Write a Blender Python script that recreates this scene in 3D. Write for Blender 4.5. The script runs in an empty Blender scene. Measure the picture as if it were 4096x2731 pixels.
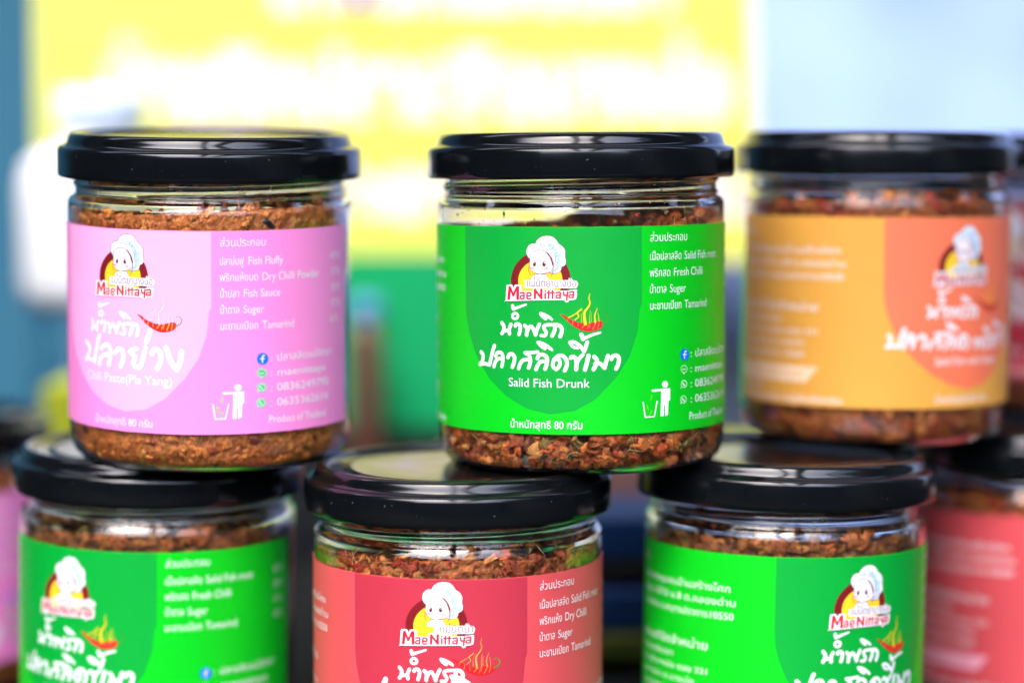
import bpy, bmesh, math, random, json
from mathutils import Vector, Matrix, noise
from mathutils.geometry import delaunay_2d_cdt
R_ = math.radians
scene = bpy.context.scene
COL = scene.collection

# ------------------------------------------------------------------ camera
cam_data = bpy.data.cameras.new('camera')
cam = bpy.data.objects.new('camera', cam_data); COL.objects.link(cam)
cam.location = (0, 0, 0.1575)
cam.rotation_euler = (R_(90 - 4.19), 0, 0)
cam_data.sensor_width = 36; cam_data.lens = 84.75
cam_data.clip_start = 0.02; cam_data.clip_end = 400
cam_data.dof.use_dof = True
cam_data.dof.focus_distance = 0.587
cam_data.dof.aperture_fstop = 3.5
scene.camera = cam

# ------------------------------------------------------------------ light
SUN_EL, SUN_AZ = 62, 205          # azimuth measured from +Y clockwise: behind the camera, to its left
w = bpy.data.worlds.new('World'); scene.world = w; w.use_nodes = True
nt = w.node_tree; bg = nt.nodes['Background']
sky = nt.nodes.new('ShaderNodeTexSky'); sky.sky_type = 'NISHITA'; sky.sun_disc = False
sky.sun_elevation = R_(SUN_EL); sky.sun_rotation = R_(SUN_AZ)
sky.air_density = .8; sky.dust_density = 5.0; sky.ozone_density = .6
nt.links.new(sky.outputs[0], bg.inputs[0]); bg.inputs[1].default_value = 0.15
sd = bpy.data.lights.new('sun', 'SUN'); sd.energy = .4; sd.angle = R_(3); sd.color = (1, .96, .9)
sun = bpy.data.objects.new('sun', sd); COL.objects.link(sun)
az = R_(SUN_AZ); el = R_(SUN_EL)
sdir = Vector((math.sin(az)*math.cos(el), math.cos(az)*math.cos(el), math.sin(el)))
sun.rotation_euler = sdir.to_track_quat('Z', 'Y').to_euler()
sun.location = sdir * 5
scene.view_settings.view_transform = 'Standard'; scene.view_settings.look = 'None'
scene.view_settings.gamma = 1; scene.view_settings.exposure = 3.3
try:
    c = scene.cycles
    c.use_denoising = True; c.denoiser = 'OPENIMAGEDENOISE'
    c.max_bounces = 14; c.transmission_bounces = 12; c.transparent_max_bounces = 12; c.glossy_bounces = 5; c.diffuse_bounces = 3
    c.caustics_refractive = True; c.caustics_reflective = True; c.blur_glossy = 0.3
    c.sample_clamp_indirect = 8.0
except Exception: pass

# ------------------------------------------------------------------ helpers
def srgb(r, g, b):
    f = lambda c: (c/255/12.92) if c/255 <= .04045 else ((c/255+.055)/1.055)**2.4
    return (f(r), f(g), f(b))
MATS = {}
def mat(name, col, rough=.5, spec=.5, metal=0, coat=0, emit=None, bump=None, var=None):
    if name in MATS: return MATS[name]
    m = bpy.data.materials.new(name); m.use_nodes = True
    n = m.node_tree.nodes; l = m.node_tree.links; p = n['Principled BSDF']
    p.inputs['Base Color'].default_value = (*col, 1); p.inputs['Roughness'].default_value = rough
    p.inputs['Specular IOR Level'].default_value = spec; p.inputs['Metallic'].default_value = metal
    p.inputs['Coat Weight'].default_value = coat; p.inputs['Coat Roughness'].default_value = .05
    if var:   # (scale, amount): slight uneven tone of the thing itself
        tc = n.new('ShaderNodeTexCoord'); nz = n.new('ShaderNodeTexNoise'); nz.inputs['Scale'].default_value = var[0]; nz.inputs['Detail'].default_value = 5
        mr = n.new('ShaderNodeMapRange'); mr.inputs[3].default_value = 1-var[1]; mr.inputs[4].default_value = 1+var[1]
        mx = n.new('ShaderNodeMix'); mx.data_type = 'RGBA'; mx.blend_type = 'MULTIPLY'; mx.inputs[0].default_value = 1
        mx.inputs[6].default_value = (*col, 1)
        l.new(tc.outputs['Object'], nz.inputs['Vector']); l.new(nz.outputs[0], mr.inputs[0]); l.new(mr.outputs[0], mx.inputs[7]); l.new(mx.outputs[2], p.inputs['Base Color'])
    if bump:  # (scale, distance)
        tc = n.new('ShaderNodeTexCoord'); nz = n.new('ShaderNodeTexNoise'); nz.inputs['Scale'].default_value = bump[0]; nz.inputs['Detail'].default_value = 4
        b = n.new('ShaderNodeBump'); b.inputs['Strength'].default_value = .5; b.inputs['Distance'].default_value = bump[1]
        l.new(tc.outputs['Object'], nz.inputs['Vector']); l.new(nz.outputs[0], b.inputs['Height']); l.new(b.outputs[0], p.inputs['Normal'])
    MATS[name] = m; return m

def link(o, parent=None):
    COL.objects.link(o)
    if parent is not None: o.parent = parent
    return o
def meshobj(name, verts, faces, mats, parent=None, smooth=True, mi=None):
    me = bpy.data.meshes.new(name); me.from_pydata(verts, [], faces)
    for m in (mats if isinstance(mats, (list, tuple)) else [mats]): me.materials.append(m)
    me.polygons.foreach_set('use_smooth', [smooth]*len(me.polygons))
    if mi: me.polygons.foreach_set('material_index', mi)
    me.update()
    return link(bpy.data.objects.new(name, me), parent)
def tag(o, label=None, cat=None, group=None, kind=None):
    if label: o['label'] = label
    if cat: o['category'] = cat
    if group: o['group'] = group
    if kind: o['kind'] = kind
    return o
MM = .001
def lathe(profile, seg=128, rfun=None, closed=True):
    """profile: (r, z) in mm; closed loop when closed, poles when r == 0"""
    v = []; f = []; rows = []
    for (r, z) in profile:
        if r < 1e-6:
            rows.append([len(v)]*seg); v.append((0, 0, z*MM))
        else:
            rw = []
            for k in range(seg):
                a = 2*math.pi*k/seg; rr = rfun(r, z, a) if rfun else r
                rw.append(len(v)); v.append((rr*math.sin(a)*MM, -rr*math.cos(a)*MM, z*MM))
            rows.append(rw)
    n = len(rows)
    for i in range(n if closed else n-1):
        A, B = rows[i], rows[(i+1) % n]
        for k in range(seg):
            q = [A[k], A[(k+1) % seg], B[(k+1) % seg], B[k]]
            u = []
            for x in q:
                if x not in u: u.append(x)
            if len(u) >= 3: f.append(u)
    return v, f
def box(cx, cy, cz, sx, sy, sz, bev=0.0, rot=0):
    bm = bmesh.new(); bmesh.ops.create_cube(bm, size=1)
    bmesh.ops.scale(bm, vec=(sx, sy, sz), verts=bm.verts)
    if bev: bmesh.ops.bevel(bm, geom=bm.edges[:], offset=bev, segments=3, affect='EDGES', profile=.5)
    bmesh.ops.rotate(bm, verts=bm.verts, cent=(0, 0, 0), matrix=Matrix.Rotation(rot, 3, 'Z'))
    bmesh.ops.translate(bm, verts=bm.verts, vec=(cx, cy, cz))
    return bm
def bmobj(name, bm, m, parent=None, smooth=False):
    me = bpy.data.meshes.new(name); bm.normal_update(); bm.to_mesh(me); bm.free(); me.materials.append(m)
    if smooth: me.polygons.foreach_set('use_smooth', [True]*len(me.polygons))
    return link(bpy.data.objects.new(name, me), parent)

# ------------------------------------------------------------------ the setting: table, ground, unseen light blockers
tag(bmobj('table_top', box(0, .72, -.0135, 2.4, 1.1, .02, .004), mat('black cloth', (.005, .006, .007), .9, .1, bump=(400, .0006))), kind='structure')
gv = [(-60, -60, -.78), (60, -60, -.78), (60, 60, -.78), (-60, 60, -.78)]
tag(meshobj('ground', gv, [(0, 1, 2, 3)], mat('grey paving', (.16, .155, .15), .9, var=(3, .25)), smooth=False), kind='structure')

# unseen canopy, its opening shaped to shade the jars and form lid reflections
cn = bpy.data.objects.new('shade_canopy', None); link(cn); cn.location = (0, 0, .75)
tag(cn, 'unseen dark canopy shaped to shade the jars and form the lid reflections', 'canopy')
CF = mat('dark blocker fabric', (.03, .035, .04), .8, .2); FM = mat('dark bar metal', (.03, .03, .035), .4)
bmobj('fabric', box(0, .38, 0, 4.2, .52, .01, .002), CF, cn)
bmobj('fabric', box(-1.5, -.4, 0, 1.0, 1.04, .01, .002), CF, cn)
bmobj('fabric', box(1.95, -.4, 0, .7, 1.04, .01, .002), CF, cn)
for sx in (-1.95, 2.2): bmobj('side_blocker', box(sx, -.35, -.29, .02, 4.6, 2.46, .002), CF, cn)  # unseen side sheets added so the lid sides mirror something dark
for bx, bw in ((-.05, .07), (.17, .12), (.75, .09)):
    bmobj('reflection_bar', box(bx, -.4, -.02, bw, 1.04, .03, .004), FM, cn)  # bars added to split the bright patch mirrored in the lids
bk = bpy.data.objects.new('rear_blocker', None); link(bk); bk.location = (0, 2.0, 1.6)  # unseen sheet added to keep open sky out of the lid rims
tag(bk, 'unseen dark sheet added high behind the sign to keep the lid rims dark', 'screen')
bmobj('fabric', box(0, 0, 0, 5, 2.1, .01, .002), CF, bk)
# unseen dark block added behind the camera so the lid skirts reflect dark
ns = bpy.data.objects.new('camera_side_blocker', None); link(ns); ns.location = (0, -2.6, -.78)
tag(ns, 'unseen dark block added behind the camera to darken the lid reflections', 'stall')
bmobj('front', box(0, 0, .85, 18, .5, 1.7, .01), mat('dark blocker cloth', (.03, .034, .04), .9), ns)

# ------------------------------------------------------------------ glass, lid
def glass_mat():
    m = bpy.data.materials.new('clear jar plastic'); m.use_nodes = True
    p = m.node_tree.nodes['Principled BSDF']
    p.inputs['Base Color'].default_value = (.97, .985, .985, 1); p.inputs['Roughness'].default_value = 0.0
    p.inputs['IOR'].default_value = 1.5; p.inputs['Transmission Weight'].default_value = 1
    return m
GLASS = glass_mat()
LIDM = mat('black lid plastic', (.003, .004, .005), .15, .5)
def gl_r(r, z, a):
    if r > 33.2 and 67.2 < z < 73.5:      # screw thread: one helical bead plus a fixed ring
        t = (a/(2*math.pi))
        for z0 in (66.9, 70.3, 73.7):
            d = (z - (z0 + 3.4*t))/.62
            r += .75*math.exp(-d*d)
    return r
outer = [(0, .9), (20, .7), (27, .4), (29, .1), (30.5, 0), (32, .1), (33.6, .7), (34.9, 1.9), (35.7, 3.4), (36.1, 5.2), (36.2, 8), (36.2, 30), (36.2, 60), (36.2, 64.6), (36.1, 65.4), (35.8, 66.1), (35.3, 66.6), (34.7, 66.9)]
outer += [(34.25, 67.2 + i*.25) for i in range(28)] + [(34.2, 75), (34.2, 80.3), (33.9, 80.8), (33.4, 80.8)]
inner = [(33.1, 80.4), (33.1, 75), (33.1, 68), (33.4, 66.8), (34.3, 65.9), (35.0, 64.9), (35.3, 63.8), (35.35, 60), (35.35, 30), (35.35, 8), (35.25, 5.3), (34.85, 3.7), (34.1, 2.4), (33.0, 1.4), (31.6, .9), (30, .8), (27, 1.2), (20, 1.6), (0, 1.8)]
def make_glass_mesh():
    v, f = lathe([(r*1.012, z - max(0, (8-z)/8)) for r, z in outer + inner], 160, gl_r, closed=False)
    me = bpy.data.meshes.new('jar_body'); me.from_pydata(v, [], f); me.materials.append(GLASS)
    me.polygons.foreach_set('use_smooth', [True]*len(me.polygons))
    bm = bmesh.new(); bm.from_mesh(me); bmesh.ops.remove_doubles(bm, verts=bm.verts, dist=1e-7); bmesh.ops.recalc_face_normals(bm, faces=bm.faces); bm.to_mesh(me); bm.free()
    return me
lid_prof = [(0, 82.5), (20, 82.52), (26.6, 82.55), (27.3, 82.45), (27.9, 82.0), (28.6, 81.85), (30.4, 81.85), (31.6, 82.0), (32.3, 82.5), (32.9, 83.15), (33.5, 83.46), (34.1, 83.5), (34.7, 83.36), (35.15, 83.0), (35.5, 82.4), (35.75, 81.6), (35.95, 80.9), (36.2, 80.45), (36.6, 80.25), (37.1, 80.18), (37.6, 80.05), (38.0, 79.75), (38.25, 79.3), (38.38, 78.7), (38.42, 76), (38.45, 73.4), (38.42, 72.4), (38.2, 71.9), (37.8, 71.75), (37.4, 71.9), (37.1, 72.5), (37.0, 78.9), (34.6, 80.95), (20, 81.2), (0, 81.2)]
def make_lid_mesh():
    v, f = lathe([(r*1.02, z - .35 - .5*min(1, max(0, (z-73)/4))) for r, z in lid_prof], 160, None, closed=False)
    me = bpy.data.meshes.new('lid'); me.from_pydata(v, [], f); me.materials.append(LIDM)
    me.polygons.foreach_set('use_smooth', [True]*len(me.polygons))
    bm = bmesh.new(); bm.from_mesh(me); bmesh.ops.remove_doubles(bm, verts=bm.verts, dist=1e-7); bmesh.ops.recalc_face_normals(bm, faces=bm.faces); bm.to_mesh(me); bm.free()
    return me
def uneven(m, scale, a, b, lo, hi):      # fingerprints and smears: the gloss is not the same everywhere
    n = m.node_tree.nodes; l = m.node_tree.links; tc = n.new('ShaderNodeTexCoord'); nz = n.new('ShaderNodeTexNoise'); nz.inputs['Scale'].default_value = scale; nz.inputs['Detail'].default_value = 6; nz.inputs['Distortion'].default_value = 1.2
    mr = n.new('ShaderNodeMapRange'); mr.inputs[1].default_value = a; mr.inputs[2].default_value = b; mr.inputs[3].default_value = lo; mr.inputs[4].default_value = hi
    l.new(tc.outputs['Object'], nz.inputs['Vector']); l.new(nz.outputs[0], mr.inputs[0]); l.new(mr.outputs[0], n['Principled BSDF'].inputs['Roughness'])
uneven(LIDM, 45, .35, .7, .09, .22); uneven(GLASS, 70, .58, .78, 0, .08)
def make_dust(seed):
    r = random.Random(seed); V = []; F = []
    for i in range(60):
        a = r.uniform(0, 2*math.pi); t = r.random(); s = r.uniform(.025, .06); ln = s*r.uniform(1, 6)
        if t < .5: rr, z, vert = 39.27, r.uniform(73.5, 77.5), True
        else: rr, z, vert = r.uniform(3, 26), 81.75, False
        th = r.uniform(0, 3.1); o = len(V)
        for (p, q) in ((-ln, -s), (ln, -s*.4), (ln*.8, s*.5), (-ln*.6, s)):
            x, y = p*math.cos(th)-q*math.sin(th), p*math.sin(th)+q*math.cos(th)
            if vert: V.append((rr*math.sin(a+x/rr)*MM, -rr*math.cos(a+x/rr)*MM, (z+y)*MM))
            else: V.append(((rr*math.sin(a)+x)*MM, (-rr*math.cos(a)+y)*MM, z*MM))
        F.append((o, o+1, o+2, o+3))
    me = bpy.data.meshes.new('dust'); me.from_pydata(V, [], F); me.materials.append(mat('dust', (.25, .24, .22), .9)); return me
DUST = [make_dust(i) for i in range(3)]
GLASS_ME, LID_ME = make_glass_mesh(), make_lid_mesh()

# ------------------------------------------------------------------ contents
def rin(z):
    pts = [(0, 31.6), (.6, 33.0), (1.7, 34.1), (3.2, 34.85), (5.0, 35.25), (8, 35.35), (64, 35.3), (65, 35), (66, 34.2), (67, 33.3), (80, 33.1)]
    if z <= 0: return 31.7
    for (a, ra), (b, rb) in zip(pts, pts[1:]):
        if z <= b: return (ra + (rb-ra)*(z-a)/(b-a))*1.012
    return 33
def paste_mat(name, rough, spec):
    m = bpy.data.materials.new(name); m.use_nodes = True
    n = m.node_tree.nodes; l = m.node_tree.links; p = n['Principled BSDF']
    p.inputs['Roughness'].default_value = rough; p.inputs['Specular IOR Level'].default_value = spec
    at = n.new('ShaderNodeAttribute'); at.attribute_name = 'tone'
    tc = n.new('ShaderNodeTexCoord'); nz = n.new('ShaderNodeTexNoise'); nz.inputs['Scale'].default_value = 900; nz.inputs['Detail'].default_value = 6; nz.inputs['Roughness'].default_value = .7
    mr = n.new('ShaderNodeMapRange'); mr.inputs[1].default_value = .3; mr.inputs[2].default_value = .7; mr.inputs[3].default_value = .6; mr.inputs[4].default_value = 1.45
    mx = n.new('ShaderNodeMix'); mx.data_type = 'RGBA'; mx.blend_type = 'MULTIPLY'; mx.inputs[0].default_value = 1
    l.new(tc.outputs['Object'], nz.inputs['Vector']); l.new(nz.outputs[0], mr.inputs[0]); l.new(at.outputs['Color'], mx.inputs[6]); l.new(mr.outputs[0], mx.inputs[7]); l.new(mx.outputs[2], p.inputs['Base Color'])
    b = n.new('ShaderNodeBump'); b.inputs['Strength'].default_value = .9; b.inputs['Distance'].default_value = .0005
    l.new(nz.outputs[0], b.inputs['Height']); l.new(b.outputs[0], p.inputs['Normal'])
    return m
PASTE = paste_mat('oily chili paste', .42, .35)
ICO = {}
for s_ in (1, 2, 3):
    b_ = bmesh.new(); bmesh.ops.create_icosphere(b_, subdivisions=s_, radius=1)
    b_.verts.ensure_lookup_table(); ICO[s_] = ([v.co.copy() for v in b_.verts], [[v.index for v in f.verts] for f in b_.faces]); b_.free()
def make_paste(seed, pal, top, lump, nband, ntop, fibres=0, fibre_col=(.5, .36, .1), flecks=(), depth=.8):
    """top(a) -> fill height in mm at azimuth a; lumps of the given size against the wall, a heap on top"""
    rnd = random.Random(seed); V = []; F = []; C = []
    core = (.035, .013, .008)
    prof = [(0, 1.1), (29, 1.1), (29.5, 4.5), (30, 7), (30.2, 12), (30.2, 50)]
    n = 48
    rows = []
    for r, z in prof:
        rw = []
        for k in range(n):
            a = 2*math.pi*k/n; rw.append(len(V)); V.append((r*math.sin(a)*MM, -r*math.cos(a)*MM, z*MM)); C.append(core)
        rows.append(rw)
    for r in (30.2, 22, 10, 0.01):
        rw = []
        for k in range(n):
            a = 2*math.pi*k/n; zt = top(a); zc = sum(top(2*math.pi*j/8) for j in range(8))/8
            z = zc + (zt-zc)*(r/32.6) - 2.2 if r > 1 else zc - 1.5
            rw.append(len(V)); V.append((r*math.sin(a)*MM, -r*math.cos(a)*MM, z*MM)); C.append(core)
        rows.append(rw)
    for A, B in zip(rows, rows[1:]):
        for k in range(n): F.append((A[k], A[(k+1) % n], B[(k+1) % n], B[k]))
    # the paste pressed against the wall: a fine crumbly surface in the two bands the label leaves free
    off = Vector((seed*7.3, seed*3.1, seed*1.7)); npal = len(pal)
    def skin(zlo, zhi_f, nz):
        na = 560; rws = []
        for j in range(nz+1):
            rw = []
            for k in range(na):
                a = 2*math.pi*k/na; zh = zhi_f(a); z = zlo + (zh-zlo)*j/nz
                P = Vector((35*math.sin(a), -35*math.cos(a), z))
                q = P*(.30/lump*1.5) + off; qs = q + Vector((noise.noise(q*1.7+off), noise.noise(q*1.9), noise.noise(q*2.1)))*.55
                h = .5+.75*noise.noise(qs) ; h2 = 1-abs(noise.noise(qs*2.3))*2; h3 = noise.noise(q*6.1)
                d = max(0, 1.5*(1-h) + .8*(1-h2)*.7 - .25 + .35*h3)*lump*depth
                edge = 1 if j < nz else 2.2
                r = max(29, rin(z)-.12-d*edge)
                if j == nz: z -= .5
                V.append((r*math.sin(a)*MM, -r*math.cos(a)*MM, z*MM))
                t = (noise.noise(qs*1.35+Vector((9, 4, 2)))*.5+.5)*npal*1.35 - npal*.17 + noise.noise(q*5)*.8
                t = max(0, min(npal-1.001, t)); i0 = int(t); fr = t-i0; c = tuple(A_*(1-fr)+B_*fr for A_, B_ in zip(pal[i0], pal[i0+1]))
                gap_shade = max(.12, 1-.4*d/lump) * (1+.35*noise.noise(q*9))  # colour darkens with pit depth: gap shade put into the tone
                C.append(tuple(x*gap_shade*1.1 for x in c)); rw.append(len(V)-1)
            rws.append(rw)
        for A, B in zip(rws, rws[1:]):
            for k in range(na): F.append((A[k], A[(k+1) % na], B[(k+1) % na], B[k]))
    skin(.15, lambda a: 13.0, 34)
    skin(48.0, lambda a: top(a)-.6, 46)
    def lumpat(x, y, z, s, rad=None, tone=None, sub=2):
        base, fc = ICO[sub]; o = len(V)
        ax = Vector((rnd.uniform(.65, 1.5), rnd.uniform(.5, 1.0), rnd.uniform(.5, 1.0)))
        q = Matrix.Rotation(rnd.uniform(0, 6.3), 3, Vector((rnd.uniform(-1, 1), rnd.uniform(-1, 1), rnd.uniform(-1, 1))).normalized())
        off = Vector((rnd.uniform(-99, 99),)*3); c = tone or rnd.choice(pal); k = rnd.uniform(.75, 1.25); c = tuple(i*k for i in c)
        for b in base:
            d = 1 + .8*noise.noise(b*1.7 + off) + .45*noise.noise(b*3.7 + off) + .2*noise.noise(b*8 + off)
            p = q @ Vector((b.x*ax.x, b.y*ax.y, b.z*ax.z))*d*s + Vector((x, y, z))
            r = math.hypot(p.x, p.y); lim = rin(p.z) - .12
            if r > lim: p.x *= lim/r; p.y *= lim/r
            if p.z < .9: p.z = .9 + (p.z-.9)*.1; r = math.hypot(p.x, p.y); lm = rin(p.z)-.12; p.x *= min(1, lm/r); p.y *= min(1, lm/r)
            V.append((p.x*MM, p.y*MM, p.z*MM)); C.append(c)
        F.extend([tuple(i+o for i in t) for t in fc])
    for i in range(nband):
        a = rnd.uniform(0, 2*math.pi)
        tp = top(a)
        if rnd.random() < .5: z = 1.0 + 12*rnd.random()
        else: z = rnd.uniform(min(50, tp-6), tp)
        s = lump*rnd.uniform(.45, 1.25)
        r = rin(z) - s*rnd.uniform(.15, .95)
        lumpat(r*math.sin(a), -r*math.cos(a), z, s, sub=3)
    for i in range(ntop):
        a = rnd.uniform(0, 2*math.pi); r = 33*math.sqrt(rnd.random()); zt = top(a); zc = sum(top(2*math.pi*j/8) for j in range(8))/8
        s = lump*rnd.uniform(.5, 1.3)
        lumpat(r*math.sin(a), -r*math.cos(a), zc + (zt-zc)*r/33 - .8 + rnd.uniform(-.8, .6), s, sub=1 if r < 24 else 2)
    def tube(pts, w, c):
        o = len(V)
        for i, p in enumerate(pts):
            t = (pts[min(i+1, len(pts)-1)] - pts[max(i-1, 0)]).normalized(); nn = t.cross(Vector((p.x, p.y, 0)).normalized()).normalized(); m = t.cross(nn)
            for k in range(4):
                aa = math.pi/2*k; q = p + (nn*math.cos(aa)+m*math.sin(aa))*w
                V.append((q.x*MM, q.y*MM, q.z*MM)); C.append(c)
        for i in range(len(pts)-1):
            for k in range(4): F.append((o+i*4+k, o+i*4+(k+1) % 4, o+i*4+4+(k+1) % 4, o+i*4+4+k))
    for i in range(fibres):
        a = rnd.uniform(0, 2*math.pi); z = rnd.uniform(3.5, 10) if rnd.random() < .65 else top(a)+rnd.uniform(-2, 1.5)
        th = rnd.uniform(0, math.pi); ln = rnd.uniform(1.5, 6); cv = rnd.uniform(-.35, .35); pts = []; a_ = a; z_ = z
        for k in range(7):
            r = rin(z_) - .25; pts.append(Vector((r*math.sin(a_), -r*math.cos(a_), z_)))
            a_ += math.cos(th)*ln/6/35; z_ = max(2.9, z_ + math.sin(th)*ln/6); th += cv
        k = rnd.uniform(.5, 1.2); tube(pts, rnd.uniform(.05, .11), tuple(c*k for c in fibre_col))
    for (a, z, s, c) in flecks:
        r = rin(z) - s*.5; lumpat(r*math.sin(R_(a)), -r*math.cos(R_(a)), z, s, tone=c)
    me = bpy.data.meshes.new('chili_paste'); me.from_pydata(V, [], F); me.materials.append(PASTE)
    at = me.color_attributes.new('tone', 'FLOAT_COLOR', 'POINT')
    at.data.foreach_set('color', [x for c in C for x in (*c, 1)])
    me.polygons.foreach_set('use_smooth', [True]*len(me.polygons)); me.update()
    return me
def specks(seed, n, zlo, zhi):
    r = random.Random(seed); out = []
    cs = [(.35, .2, .05), (.1, .04, .02), (.12, .2, .04), (.45, .35, .15), (.4, .03, .01)]
    for i in range(n): out.append((r.uniform(-180, 180), r.uniform(zlo, zhi), r.uniform(.12, .34), r.choice(cs)))
    return out

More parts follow.
